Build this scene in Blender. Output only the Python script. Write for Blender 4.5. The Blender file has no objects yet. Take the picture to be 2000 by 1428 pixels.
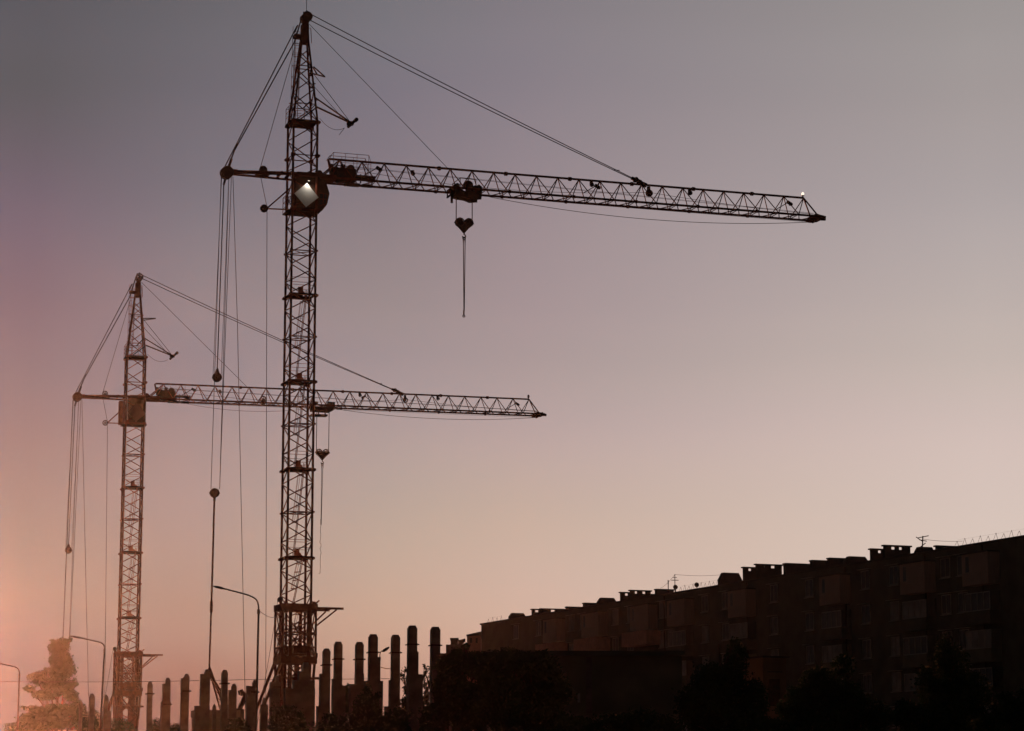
import bpy, math, random
from math import sin, cos, radians as R, pi, sqrt, atan2, floor
from mathutils import Vector, Matrix

# ------------------------------------------------------------------ camera, sky, sun, exposure
sc = bpy.context.scene
F, PITCH, EZ = 4830.0, R(9.59), 1.6          # focal length in source pixels, camera pitch, eye height
cam = bpy.data.cameras.new('camera'); camo = bpy.data.objects.new('camera', cam)
sc.collection.objects.link(camo)
cam.sensor_width = 36; cam.lens = F*36/2000; cam.clip_end = 6000; cam.clip_start = .1
camo.location = (0, 0, EZ); camo.rotation_euler = (pi/2+PITCH, 0, 0)
sc.camera = camo
sc.view_settings.view_transform = 'Standard'; sc.view_settings.look = 'None'
sc.view_settings.exposure = 1; sc.view_settings.gamma = 1
sc.render.engine = 'CYCLES'
sc.cycles.use_denoising = True
sc.cycles.volume_bounces = 0
sc.cycles.max_bounces = 4

SUN_AZ, SUN_EL = -15.5, 2.0
sun = bpy.data.lights.new('sun', 'SUN'); sun.energy = 4.4; sun.angle = R(.6); sun.color = (1, .33, .145)
suno = bpy.data.objects.new('sun', sun); sc.collection.objects.link(suno)
sd = Vector((sin(R(SUN_AZ))*cos(R(SUN_EL)), cos(R(SUN_AZ))*cos(R(SUN_EL)), sin(R(SUN_EL))))
suno.rotation_euler = sd.to_track_quat('Z', 'Y').to_euler()
suno.location = sd*100

def lin(c): return tuple(((v/255+.055)/1.055)**2.4 if v > 10.3 else v/255/12.92 for v in c)+(1,)

w = bpy.data.worlds.new('World'); sc.world = w; w.use_nodes = True
nt = w.node_tree; nt.nodes.clear()
def N(t, **k):
    n = nt.nodes.new(t)
    for a, b in k.items(): setattr(n, a, b)
    return n
def M(op, a, b=None, c=None, clamp=False):
    n = N('ShaderNodeMath', operation=op); n.use_clamp = clamp
    for i, v in enumerate((a, b, c)):
        if v is None: continue
        if isinstance(v, (int, float)): n.inputs[i].default_value = v
        else: nt.links.new(v, n.inputs[i])
    return n.outputs[0]
tc = N('ShaderNodeTexCoord'); sx = N('ShaderNodeSeparateXYZ'); nt.links.new(tc.outputs['Generated'], sx.inputs[0])
az = M('MULTIPLY', M('ARCTAN2', sx.outputs[0], sx.outputs[1]), 180/pi)
el = M('MULTIPLY', M('ARCSINE', sx.outputs[2]), 180/pi)
nz = N('ShaderNodeTexNoise'); nz.inputs['Scale'].default_value = 7; nz.inputs['Detail'].default_value = 3
nt.links.new(tc.outputs['Generated'], nz.inputs['Vector'])
el = M('ADD', el, M('MULTIPLY', M('SUBTRACT', nz.outputs['Fac'], .5), 1.2))
elf = M('DIVIDE', el, 40., clamp=True)
def ramp(stops):
    r = N('ShaderNodeValToRGB'); r.color_ramp.interpolation = 'CARDINAL'
    e = r.color_ramp.elements
    while len(e) < len(stops): e.new(.5)
    for i, (p, c) in enumerate(stops):
        e[i].position = p/40.; e[i].color = lin(c)
    nt.links.new(elf, r.inputs[0]); return r.outputs[0]
#SKY0
SKY = {  # sunset sky by azimuth (degrees): stops of (elevation, colour)
 -11.15: [(0, (98, 101, 103)), (2.05, (98, 101, 103)), (3.2, (108, 111, 112)), (4.35, (119, 123, 119)), (6.09, (125, 124, 122)), (7.83, (132, 119, 121)), (9.41, (129, 115, 121)), (10.74, (125, 108, 117)), (13.06, (110, 100, 113)), (15.37, (92, 91, 97)), (17.09, (91, 90, 96))],
 -7.35: [(0, (152, 108, 95)), (2.07, (152, 108, 95)), (3.23, (163, 130, 117)), (4.4, (164, 139, 127)), (6.15, (165, 144, 138)), (7.91, (155, 138, 138)), (9.51, (143, 130, 135)), (10.85, (142, 129, 133)), (13.2, (123, 117, 125)), (15.54, (110, 106, 114)), (17.28, (104, 102, 108))],
 -3.0: [(0, (183, 138, 120)), (2.09, (183, 138, 120)), (3.25, (196, 159, 138)), (4.43, (193, 165, 147)), (6.19, (181, 162, 150)), (7.97, (171, 154, 151)), (9.58, (158, 144, 146)), (10.93, (151, 138, 139)), (13.29, (137, 126, 132)), (15.64, (124, 117, 127)), (17.39, (119, 116, 123))],
 0.24: [(0, (206, 163, 147)), (2.09, (206, 163, 147)), (3.26, (208, 173, 155)), (4.43, (206, 176, 160)), (6.2, (196, 172, 158)), (7.98, (184, 163, 159)), (9.59, (170, 153, 152)), (10.94, (163, 146, 148)), (13.31, (151, 137, 142)), (15.66, (136, 127, 135)), (17.42, (130, 123, 130))],
 10.92: [(0, (216, 190, 174)), (2.05, (216, 190, 174)), (3.2, (217, 194, 180)), (4.35, (217, 197, 184)), (6.09, (214, 195, 185)), (7.84, (209, 190, 183)), (9.42, (197, 182, 175)), (10.75, (189, 176, 171)), (13.07, (175, 165, 164)), (15.38, (164, 155, 154)), (17.11, (157, 150, 149))],
}
#SKY1
def mix(f, a, b, bt='MIX'):
    n = N('ShaderNodeMix', data_type='RGBA', blend_type=bt)
    for s, v in ((n.inputs[0], f), (n.inputs[6], a), (n.inputs[7], b)):
        if isinstance(v, (int, float)): s.default_value = v
        elif isinstance(v, tuple): s.default_value = v
        else: nt.links.new(v, s)
    return n.outputs[2]
azs = sorted(SKY)
col = None; prev = None
for a in azs:
    st = SKY[a]; hi = st[-1][1]
    rp = ramp(st+[(20, tuple(v*.90 for v in hi)), (26, tuple(v*.62 for v in hi)), (40, (32, 33, 38))])
    if col is None: col = rp
    else:
        f_ = N('ShaderNodeMapRange'); f_.inputs[1].default_value = prev; f_.inputs[2].default_value = a; nt.links.new(az, f_.inputs[0])
        col = mix(f_.outputs[0], col, rp)
    prev = a
# away from the sunset the sky falls off into dusk
fb = N('ShaderNodeMapRange', interpolation_type='SMOOTHSTEP'); fb.inputs[1].default_value = 17; fb.inputs[2].default_value = 48
nt.links.new(M('ABSOLUTE', az), fb.inputs[0])
col = mix(fb.outputs[0], col, (.0085, .0110, .0115, 1))
fg = N('ShaderNodeMapRange'); fg.inputs[1].default_value = -.6; fg.inputs[2].default_value = -2.5; nt.links.new(el, fg.inputs[0])
col = mix(fg.outputs[0], col, (.012, .008, .006, 1))
bg = N('ShaderNodeBackground'); nt.links.new(col, bg.inputs[0]); bg.inputs[1].default_value = .5
wo = N('ShaderNodeOutputWorld'); nt.links.new(bg.outputs[0], wo.inputs[0])

# ------------------------------------------------------------------ helpers
def ray(px, py):
    u = (px-1000)/F; v = (714-py)/F
    return Vector((u, cos(PITCH)-v*sin(PITCH), sin(PITCH)+v*cos(PITCH)))
def at(px, py, Y):
    d = ray(px, py); t = Y/d.y
    return Vector((d.x*t, Y, EZ+d.z*t))
class Frame:
    """a vertical plane frame: local x along the heading, y away, z up"""
    def __init__(s, X, Y, yaw): s.X, s.Y, s.c, s.s, s.yaw = X, Y, cos(yaw), sin(yaw), yaw
    def L(s, px, py, ly=0.):
        d = ray(px, py)
        t = (ly-s.s*s.X+s.c*s.Y)/(-s.s*d.x+s.c*d.y)
        X, Y, Z = d.x*t, d.y*t, EZ+d.z*t
        return Vector(((X-s.X)*s.c+(Y-s.Y)*s.s, ly, Z))

class MB:
    def __init__(s): s.v = []; s.f = []
    def box(s, c, d, rot=None):
        c = Vector(c); h = Vector(d)/2; b = len(s.v)
        for x in (-1, 1):
            for y in (-1, 1):
                for z in (-1, 1):
                    p = Vector((x*h.x, y*h.y, z*h.z))
                    if rot is not None: p = rot @ p
                    s.v.append(c+p)
        for q in ((0, 1, 3, 2), (4, 6, 7, 5), (0, 4, 5, 1), (2, 3, 7, 6), (0, 2, 6, 4), (1, 5, 7, 3)): s.f.append([b+i for i in q])
        return s
    def span(s, x0, x1, y0, y1, z0, z1): return s.box(((x0+x1)/2, (y0+y1)/2, (z0+z1)/2), (abs(x1-x0), abs(y1-y0), abs(z1-z0)))
    def tube(s, p, q, r, n=6, r2=None):
        if r < .03: r = r*1.35+.002
        elif r < .05: r *= 1.2
        p, q = Vector(p), Vector(q); a = q-p
        if a.length < 1e-6: return s
        a.normalize(); u = a.orthogonal().normalized(); w_ = a.cross(u); b = len(s.v); r2 = r if r2 is None else r2
        for c, rr_ in ((p, r), (q, r2)):
            for i in range(n):
                t = 2*pi*i/n+.4; s.v.append(c+u*cos(t)*rr_+w_*sin(t)*rr_)
        for i in range(n): s.f.append([b+i, b+(i+1) % n, b+n+(i+1) % n, b+n+i])
        s.f.append([b+i for i in range(n)][::-1]); s.f.append([b+n+i for i in range(n)])
        return s
    def path(s, pts, r, n=5):
        for i in range(len(pts)-1): s.tube(pts[i], pts[i+1], r, n)
        return s
    def prism(s, poly, off):
        """poly: 3D points of one outline, extruded by off"""
        b = len(s.v); n = len(poly); off = Vector(off)
        s.v += [Vector(p) for p in poly]+[Vector(p)+off for p in poly]
        s.f.append([b+i for i in range(n)]); s.f.append([b+n+i for i in range(n)][::-1])
        for i in range(n): s.f.append([b+i, b+n+i, b+n+(i+1) % n, b+(i+1) % n])
        return s
    def disc(s, c, r, t, ax=(0, 1, 0), n=24):
        ax = Vector(ax).normalized()*t/2; return s.tube(Vector(c)-ax, Vector(c)+ax, r, n)
    def ring(s, c, r, rt, ax=(0, 1, 0), n=20):
        ax = Vector(ax).normalized(); u = ax.orthogonal().normalized(); w_ = ax.cross(u)
        P = [Vector(c)+u*cos(2*pi*i/n)*r+w_*sin(2*pi*i/n)*r for i in range(n+1)]
        return s.path(P, rt, 5)
    def wheel(s, c, r, t, spoked=False):
        c = Vector(c)
        if not spoked:
            s.disc(c, r*.86, t*.55); s.ring(c-Vector((0, t/2, 0)), r*.93, r*.09); s.ring(c+Vector((0, t/2, 0)), r*.93, r*.09)
            s.disc(c, r*.25, t*1.6, n=12)
        else:
            s.ring(c-Vector((0, t/3, 0)), r*.88, r*.13); s.ring(c+Vector((0, t/3, 0)), r*.88, r*.13); s.disc(c, r*.3, t*1.3, n=12)
            for k in range(6):
                a = k*pi/3+.3; s.tube(c, c+Vector((cos(a), 0, sin(a)))*r*.9, r*.1, 5)
        return s
    def build(s, name, mat, parent=None, label=None, smooth=False):
        me = bpy.data.meshes.new(name); me.from_pydata(s.v, [], s.f); me.update()
        me.materials.append(mat)
        if smooth:
            for p in me.polygons: p.use_smooth = True
        o = bpy.data.objects.new(name, me); sc.collection.objects.link(o)
        if parent is not None: o.parent = parent
        if label: o['label'] = label
        return o
def tag(o, label=None, cat=None, group=None, kind=None):
    if label: o['label'] = label
    if cat: o['category'] = cat
    if group: o['group'] = group
    if cat and not kind: kind = 'thing'
    if kind: o['kind'] = kind
    return o
def empty(name, loc, rz, label, cat, group=None):
    o = bpy.data.objects.new(name, None); sc.collection.objects.link(o)
    o.location = loc; o.rotation_euler = (0, 0, rz); o.empty_display_size = .3
    return tag(o, label, cat, group)

# ------------------------------------------------------------------ materials
def mat(name, c1, c2=None, scale=4., rough=.7, metal=0., bump=0., stretch=(1, 1, 1), thr=(.35, .65), transl=0., spec=.5):
    m = bpy.data.materials.new(name); m.use_nodes = True
    t = m.node_tree; b = t.nodes['Principled BSDF']
    b.inputs['Roughness'].default_value = rough; b.inputs['Metallic'].default_value = metal
    b.inputs['Specular IOR Level'].default_value = spec
    co = t.nodes.new('ShaderNodeTexCoord'); mp = t.nodes.new('ShaderNodeMapping'); mp.inputs['Scale'].default_value = stretch
    t.links.new(co.outputs['Object'], mp.inputs[0])
    n = t.nodes.new('ShaderNodeTexNoise'); n.inputs['Scale'].default_value = scale; n.inputs['Detail'].default_value = 6
    t.links.new(mp.outputs[0], n.inputs['Vector'])
    r = t.nodes.new('ShaderNodeValToRGB'); r.color_ramp.elements[0].position = thr[0]; r.color_ramp.elements[1].position = thr[1]
    r.color_ramp.elements[0].color = tuple(c1)+(1,); r.color_ramp.elements[1].color = tuple(c2 or c1)+(1,)
    t.links.new(n.outputs['Fac'], r.inputs[0]); t.links.new(r.outputs[0], b.inputs['Base Color'])
    if bump:
        bp = t.nodes.new('ShaderNodeBump'); bp.inputs['Strength'].default_value = bump; bp.inputs['Distance'].default_value = .02
        t.links.new(n.outputs['Fac'], bp.inputs['Height']); t.links.new(bp.outputs[0], b.inputs['Normal'])
    if transl:
        tr = t.nodes.new('ShaderNodeBsdfTranslucent'); mx = t.nodes.new('ShaderNodeMixShader'); mx.inputs[0].default_value = transl
        t.links.new(r.outputs[0], tr.inputs[0]); t.links.new(b.outputs[0], mx.inputs[1]); t.links.new(tr.outputs[0], mx.inputs[2])
        t.links.new(mx.outputs[0], t.nodes['Material Output'].inputs[0])
    return m
STEEL = mat('red_oxide_steel', (.20, .052, .030), (.11, .032, .022), 3, .85, 0, .2, spec=.08)
DARK = mat('greased_steel', (.045, .035, .03), (.08, .04, .03), 5, .9, spec=.06)
ROPE = mat('steel_rope', (.07, .04, .035), (.05, .03, .03), 20, .95, spec=.04)
SHV = mat('sheave_steel', (.12, .07, .055), (.07, .04, .035), 4, .9, spec=.06)
SIGN = mat('white_board', (.62, .60, .58), (.52, .50, .48), 1.3, .6)
SIGN2 = mat('faded_board', (.72, .52, .46), (.6, .42, .37), 1.3, .7)
CABM = mat('cab_paint', (.09, .05, .035), (.05, .03, .025), 2, .85, spec=.1)
GLASS = mat('cab_glass', (.03, .03, .035), (.05, .05, .055), 1, .12)
BOARD = mat('orange_board', (.26, .10, .07), (.20, .08, .05), 3, .8, transl=.45)
CONC = mat('cast_concrete', (.22, .17, .15), (.13, .10, .085), 2.2, .9, 0, .5)
CWT = mat('counterweight_concrete', (.32, .25, .2), (.22, .16, .12), 1.5, .9, 0, .3)
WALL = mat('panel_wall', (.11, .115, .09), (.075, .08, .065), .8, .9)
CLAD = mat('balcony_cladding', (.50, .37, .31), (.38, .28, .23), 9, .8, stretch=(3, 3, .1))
PARA = mat('balcony_brick', (.55, .30, .23), (.42, .23, .18), 3, .9)
FRAME = mat('window_frame', (.40, .39, .36), (.28, .27, .25), 2, .7)
PANE = mat('window_pane', (.05, .055, .06), (.09, .09, .095), .6, .35)
CURT = mat('curtain_pane', (.34, .33, .31), (.18, .175, .17), .8, .5)
ROOFM = mat('roof_felt', (.06, .055, .05), (.04, .04, .035), 2, .95)
LAMPM = mat('lamp_steel', (.14, .09, .08), (.10, .065, .055), 3, .95, spec=.05)
BARK = mat('bark', (.10, .065, .045), (.06, .04, .03), 6, .95, 0, .6)
LEAF = mat('leaves', (.035, .04, .018), (.045, .05, .02), 1.5, .95, spec=.03)
LEAFD = mat('dark_leaves', (.025, .05, .03), (.05, .08, .035), 1.2, .85, transl=.03, spec=.03)
EARTH = mat('earth', (.10, .075, .055), (.06, .05, .035), .3, .95, 0, .5)
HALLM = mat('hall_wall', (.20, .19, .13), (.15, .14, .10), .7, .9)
SHEDM = mat('shed_wall', (.15, .10, .06), (.11, .075, .05), .9, .9)
def emis(name, c, s):
    m = bpy.data.materials.new(name); m.use_nodes = True; b = m.node_tree.nodes['Principled BSDF']
    b.inputs['Base Color'].default_value = (.8, .8, .8, 1); b.inputs['Emission Color'].default_value = c+(1,); b.inputs['Emission Strength'].default_value = s
    return m
LIT = emis('lit_lamp_glass', (1, .86, .72), .6)

# ------------------------------------------------------------------ the ground
g = MB(); g.v = [Vector((x, y, 0)) for x, y in ((-49, -17), (128, -17), (128, 300), (-49, 300))]; g.f = [[0, 1, 2, 3]]
tag(g.build('ground', EARTH), kind='structure')

# ------------------------------------------------------------------ tower cranes
O1 = at(589, 400, 158); F1 = Frame(O1.x, O1.y, R(18.5))
O2 = at(265, 700, 216)
def sag(a, b, d, n=14):
    a, b = Vector(a), Vector(b)
    return [a.lerp(b, i/n)-Vector((0, 0, d*4*(i/n)*(1-i/n))) for i in range(n+1)]
SEC = 5.66
def make_crane(label, loc, yaw, dz, tx, first):
    D = Vector((0, 0, -dz))
    Q = lambda x, y, ly=0.: F1.L(x, y, ly)
    U = lambda x, y, ly=0.: F1.L(x, y, ly)+D
    c = empty('tower_crane', loc, yaw, label, 'tower crane', 'tower cranes')
    H = .80
    zl = [4.3, 9.30, 12.64, 15.87, 21.55, 27.25, 32.93, 38.6, 42.25, 44.51]
    if not first: zl = [4.3, 9.30, 12.64, 15.87, 21.55, 27.25, 32.93+D.z+SEC, 38.6+D.z, 42.25+D.z, 44.51+D.z]
    if not first: zl = zl[:6]+zl[7:]           # one section fewer
    corners = [(-H, -H), (H, -H), (H, H), (-H, H)]
    # --- mast sections
    for i in range(len(zl)-1):
        z0, z1 = zl[i], zl[i+1]; m = MB()
        for (x, y) in corners:
            m.tube((x, y, z0), (x, y, z1), .078, 8)
            m.box((x, y, z1-.12), (.26, .26, .2)).box((x*1.16, y*1.16, z1-.12), (.1, .1, .14))
            if z1-z0 > 4: m.box((x*1.1, y*1.1, (z0+z1)/2), (.1, .1, .12))
        n = max(2, round((z1-z0)/.93)); n += n % 2
        for k in range(4):
            a, b = corners[k], corners[(k+1) % 4]
            for j in range(n):
                p, q = (a, b) if (j+k) % 2 == 0 else (b, a)
                m.tube((p[0], p[1], z0+(z1-z0)*j/n+.03), (q[0], q[1], z0+(z1-z0)*(j+1)/n-.03), .027, 5)
            for z in ((z0+z1)/2, z1-.1) if z1-z0 > 4 else (z1-.1,):
                m.tube((a[0], a[1], z), (b[0], b[1], z), .026, 5)
        if z1-z0 > 4:
            m.tube((-H, -H, (z0+z1)/2), (H, H, (z0+z1)/2), .02, 4)
            m.tube((H, -H, (z0+z1)/2), (-H, H, (z0+z1)/2), .02, 4)
        m.build('mast_section', STEEL, c)
    # --- work platforms with guard rail and warning board, inclined ladders with cage hoops
    plats = [z for z in zl if 15 < z < 38-dz]
    for z in plats:
        m = MB(); m.span(-.74, .12, -.74, .74, z-.05, z+.02).span(.12, .74, .22, .74, z-.05, z+.02).span(.12, .74, -.74, -.5, z-.05, z+.02)
        for s in (-1, 1): m.box((0, s*.79, z-.06), (1.5, .06, .14)).box((s*.79, 0, z-.06), (.06, 1.5, .14))
        p = m.build('work_platform', DARK, c)
        r = MB()
        for h in (.55, 1.05):
            for k in range(4):
                a, b = corners[k], corners[(k+1) % 4]
                r.tube((a[0]*.97, a[1]*.97, z+h), (b[0]*.97, b[1]*.97, z+h), .011, 4)
        r.build('guard_rail', STEEL, p)
        b = MB(); b.box((.0, -.1, z+.30), (.34, .03, .50)); b.box((.24, .1, z+.17), (.18, .03, .24))
        b.build('warning_board', BOARD, p, 'orange board standing on the platform')
    lz = [z for z in zl if z > 9][:-3]
    for i in range(len(lz)-1):
        z0, z1 = lz[i]+.1, lz[i+1]+.4 if lz[i+1]-lz[i] > 4 else lz[i+1]
        m = MB(); A = Vector((-.22, .1, z0)); B = Vector((.42, .1, z1))
        off = Vector((.0, .36, 0))
        m.tube(A, B, .016, 4).tube(A+off+Vector((.16, 0, 0)), B+off+Vector((.16, 0, 0)), .016, 4)
        nr = int((z1-z0)/.3)
        for k in range(nr):
            P = A.lerp(B, (k+.5)/nr); m.tube(P, P+off+Vector((.16, 0, 0)), .009, 4)
        lad = m.build('ladder', STEEL, c)
        if z1-z0 > 3:
            h = MB()
            for k in range(4):
                P = A.lerp(B, .36+.17*k)+Vector((.08, .18, 0)); rr_ = .34
                pts = [P+Vector((-cos(a)*rr_*1.05, sin(a)*rr_, 0)) for a in [(-1+2*i_/10)*1.5 for i_ in range(11)]]
                h.path(pts, .013, 4)
            for da in (-.8, 0, .8):
                o_ = Vector((.08-cos(da)*.35, .18+sin(da)*.34, 0))
                h.tube(A.lerp(B, .36)+o_, A.lerp(B, .87)+o_, .008, 4)
            h.build('cage_hoops', STEEL, lad)
    # --- tapered head
    zt, za = 44.51-dz, 50.25-dz
    m = MB(); top = [(-.17, -.2), (.24, -.2), (.24, .2), (-.17, .2)]
    L = lambda k, t: Vector((corners[k % 4][0]*(1-t)+top[k % 4][0]*t, corners[k % 4][1]*(1-t)+top[k % 4][1]*t, zt+(za-zt)*t))
    for k in range(4): m.tube(L(k, 0), L(k, 1), .065, 8)
    ts = [0, .2, .38, .53, .66, .77, .87]
    for k in range(4):
        for j in range(len(ts)-1):
            a, b = (k, k+1) if (j+k) % 2 else (k+1, k)
            m.tube(L(a, ts[j]), L(b, ts[j+1]), .026, 5)
        m.tube(L(k, .2), L(k+1, .2), .024, 5); m.tube(L(k, .66), L(k+1, .66), .024, 5)
    for k in range(4):
        for t in (.25, .45, .65): m.box(L(k, t)+Vector((.1 if k in (1, 2) else -.1, 0, 0)), (.1, .06, .06))
    m.box((.04, 0, 50.55-dz), (.46, .5, 1.3)).box((.08, 0, 51.35-dz), (.3, .62, .5))
    m.box((-.42, 0, 50.35-dz), (.55, .5, .22)).tube((-.1, 0, 50.2-dz), (-.5, 0, 50.3-dz), .05)
    for s in (-1, 1): m.tube((.45, s*.3, 49.9-dz), (.38, s*.3, 50.95-dz), .015, 4); m.tube((.2, s*.3, 50.9-dz), (.38, s*.3, 50.95-dz), .015, 4)
    head = m.build('mast_head', STEEL, c)
    for s in (-1, 1): MB().wheel((.13, s*.36, 51.71-dz), .33, .1, not first).build('head_sheave', SHV, head)
    m = MB()
    m.tube((.1, -.2, 52.05-dz), (.14, -.2, 52.15-dz), .03); m.tube((-.12, -.2, 51.98-dz), (-.05, -.2, 52.04-dz), .05)
    m.tube((.13, 0, 51.9-dz), (.15, 0, 53.6-dz if first else 52.1-dz), .012, 4)
    m.build('antenna_rod', DARK, head)
    # head platform, railing, ladder
    z = zt; m = MB(); m.span(-.95, .80, -.78, .78, z-.08, z); m.span(-.98, .9, -.86, -.8, z-.16, z+.02).span(-.98, .9, .8, .86, z-.16, z+.02)
    p = m.build('work_platform', DARK, c)
    r = MB()
    for x, y in ((-.95, -.8), (-.95, 0), (-.95, .8), (-.3, .8), (.3, .8), (.8, .8)): r.tube((x, y, z), (x, y, z+1.05), .014, 4)
    for h in (.4, .72, 1.05): r.path([(-.3, -.8, z+h), (-.95, -.8, z+h), (-.95, .8, z+h), (.8, .8, z+h)], .012, 4)
    r.build('guard_rail', STEEL, p)
    m = MB()
    A = Vector((-.45, .45, z)); B = Vector((-.42, .1, 50.2-dz))
    for s in (-.18, .18): m.tube(A+Vector((s, 0, 0)), B+Vector((s, 0, 0)), .014, 4)
    for k in range(19):
        P = A.lerp(B, k/19); m.tube(P-Vector((.18, 0, 0)), P+Vector((.18, 0, 0)), .009, 4)
    lad = m.build('ladder', STEEL, c); h = MB()
    for k in range(6):
        P = A.lerp(B, .3+.13*k); h.ring(P+Vector((0, .15, 0)), .27, .012, (0, 0, 1), 14)
    for dx in (-.27, .27): h.tube(A.lerp(B, .3)+Vector((dx, .15, 0)), B+Vector((dx, .15, .9)), .010, 4)
    h.tube(A.lerp(B, .3)+Vector((0, .42, 0)), B+Vector((0, .42, .9)), .010, 4)
    for dx in (-.27, .0, .27): h.ring(B+Vector((0, .15, .5)), .27, .011, (0, 0, 1), 12)
    h.build('cage_hoops', STEEL, lad)
    # --- small bracket and derrick arm on the head
    m = MB(); bx = Vector((.62, -.2, 48.25-dz)); tip = Vector((1.42, -.2, 47.72-dz))
    if first: m.tube(bx+Vector((0, 0, .1)), tip, .05).tube(bx+Vector((-.2, 0, -.35)), tip, .04).tube(bx, bx+Vector((.25, 0, -.4)), .05).box(bx+Vector((-.15, 0, -.45)), (.18, .2, .2))
    else: m.tube((.5, -.2, 48.0-dz), (1.65, -.2, 48.05-dz), .04).tube((.5, -.2, 47.82-dz), (1.65, -.2, 48.03-dz), .04).box((.5, -.1, 47.9-dz), (.2, .2, .25))
    m.build('cable_bracket', DARK, head)
    m = MB(); T = Vector((3.23, 0, 44.75-dz))
    m.tube((.75, -.5, 45.55-dz), T+Vector((0, -.1, 0)), .065).tube((.62, -.5, 46.2-dz), T+Vector((-.1, -.1, .1)), .055)
    m.tube((2.35, -.22, 44.98-dz), (2.5, -.22, 45.15-dz), .03)
    m.tube(T+Vector((-.22, -.25, -.33)), T+Vector((.38, .1, .28)), .1).box(T, (.4, .4, .22)).disc(T+Vector((.42, .1, .3)), .13, .3)
    m.tube((.75, -.5, 45.45-dz), (-.3, -.5, 44.6-dz), .04).tube((.65, 0, 46.2-dz), (.1, .3, 45.6-dz), .05)
    m.build('derrick_arm', DARK, c)
    m = MB(); m.tube((.62, -.25, 47.85-dz), T+Vector((-.1, -.1, .15)), .016, 4).tube((.6, .2, 47.3-dz), T+Vector((-.3, .1, .15)), .014, 4)
    m.path(sag((.95, -.8, 44.7-dz), T+Vector((-.4, 0, -.35)), .38), .012, 4)
    if first: m.path([T+Vector((-.4, 0, -.35)), T+Vector((-.75, 0, -.85))], .012, 4)
    m.build('derrick_cable', ROPE, c)
    # --- jib
    zT, zB, W = 42.18-dz, 40.76-dz, .80
    x0, x1 = 1.75, 36.15; jt = 22
    m = MB(); nx = lambda k: 2.53+(x1-2.53)*k/jt
    m.tube((x0+.05, 0, zT+.03), (x1, 0, zT), .075, 8)
    for s in (-1, 1): m.tube((1.0, s*W, zB), (37.0, s*W*.9, zB), .078, 8)
    for k in range(jt+1):
        P = Vector((nx(k), 0, zT)); q = (nx(1)-nx(0))/2
        for s in (-1, 1):
            m.tube(P, (max(nx(k)-q, 1.3), s*W, zB), .030, 5)
            if k < jt: m.tube(P, (nx(k)+q, s*W, zB), .030, 5)
            else: m.tube(P, (37.0, s*W*.7, zB+.05), .045, 6)
        m.tube((nx(k)-q, -W, zB), (nx(k), W, zB), .026, 5).tube((nx(k), W, zB), (nx(k)+q, -W, zB), .026, 5)
        m.tube((nx(k)-q, -W, zB), (nx(k)-q, W, zB), .02, 4)
    m.tube((x0, 0, zT), (1.9, 0, zT-.75), .08); m.tube((2.53, 0, zT), (1.2, -W, zB+.2), .04).tube((1.9, 0, zT-.7), (1.3, W, zB+.2), .04)
    for px in (857.7, 988, 1113, 1234, 1354, 1468):
        x = F1.L(px, 350).x; m.tube((x-.1, 0, zT), (x+.1, 0, zT), .14, 8)
        for s in (-1, 1): m.tube((x-.08, s*W, zB), (x+.08, s*W, zB), .12, 8)
    # nose
    m.prism([(36.75, -.75, zB+.2), (37.05, -.75, zB+.12), (37.5, -.75, zB+.05), (37.5, -.75, zB-.07), (37.0, -.75, zB-.16), (36.6, -.75, zB-.14)], (0, 1.5, 0))
    m.tube((37.3, 0, zB), (37.8, 0, zB+.02), .12, 8).disc((37.4, 0, zB+.16), .1, .2).disc((36.9, 0, zB-.2), .11, .4)
    # root heel and hinge
    m.box((1.6, 0, zB+.06), (1.1, 1.5, .3)).disc((.98, -.6, zB+.22), .2, .5).disc((.98, .6, zB+.22), .2, .5)
    jib = m.build('jib', STEEL, c)
    m = MB(); m.box((2.9, 0, zB+.52), (1.3, .8, .62)).box((2.75, 0, zB+.95), (.25, .3, .35)).disc((3.2, 0, zB+.82), .26, .8).disc((2.2, 0, zB+.62), .3, .6)
    m.box((4.1, 0, zB+.38), (1.6, .7, .12)).box((4.6, 0, zB+.3), (.35, .4, .3)).box((3.0, 0, zB+.1), (1.3, 1.3, .1)).box((3.5, .4, zB-.08), (1.0, .5, .14)).box((3.9, -.3, zB+.2), (.08, .08, .6)).box((4.5, .3, zB-.1), (.7, .3, .16))
    m.build('winch', DARK, jib)
    if first:
        m = MB()
        for y in (-.45, .45):
            m.path([(1.75, y, zT+.02), (1.98, y, zT+.38), (4.4, y, zT+.38), (4.55, y, zT-.1), (4.55, y, zT-1)], .014, 4)
            for x in (2.0, 2.8, 3.6, 4.4): m.tube((x, y, zT+.38), (x, y, zT-1.05), .012, 4)
            for h in (-.25, -.62): m.tube((2.0, y, zT+h), (4.55, y, zT+h), .011, 4)
        m.build('jib_railing', STEEL, jib)
    else:
        m = MB()
        for x in (2.3, 3.2, 4.5): m.tube((x, .45, zT-.05), (x, .45, zT-1.1), .012, 4)
        for h in (-.4, -.75): m.tube((2.0, .45, zT+h), (4.6, .45, zT+h), .011, 4)
        m.build('jib_railing', STEEL, jib)
    for (x, zz, f) in ((5.15, zT-.4, 1), (20.6, zT-.42, -1 if not first else 1), (34.95, zT-.5, 1)):
        m = MB(); m.box((x, -.2, zz), (.38, .24, .16), Matrix.Rotation(.5*f, 3, 'Y')).box((x+.12*f, -.2, zz-.1), (.2, .22, .14))
        m.tube((x-.15*f, -.2, zz), (x-.95*f, 0, zz-.5), .022, 4); m.build('floodlight', DARK, jib)
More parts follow.
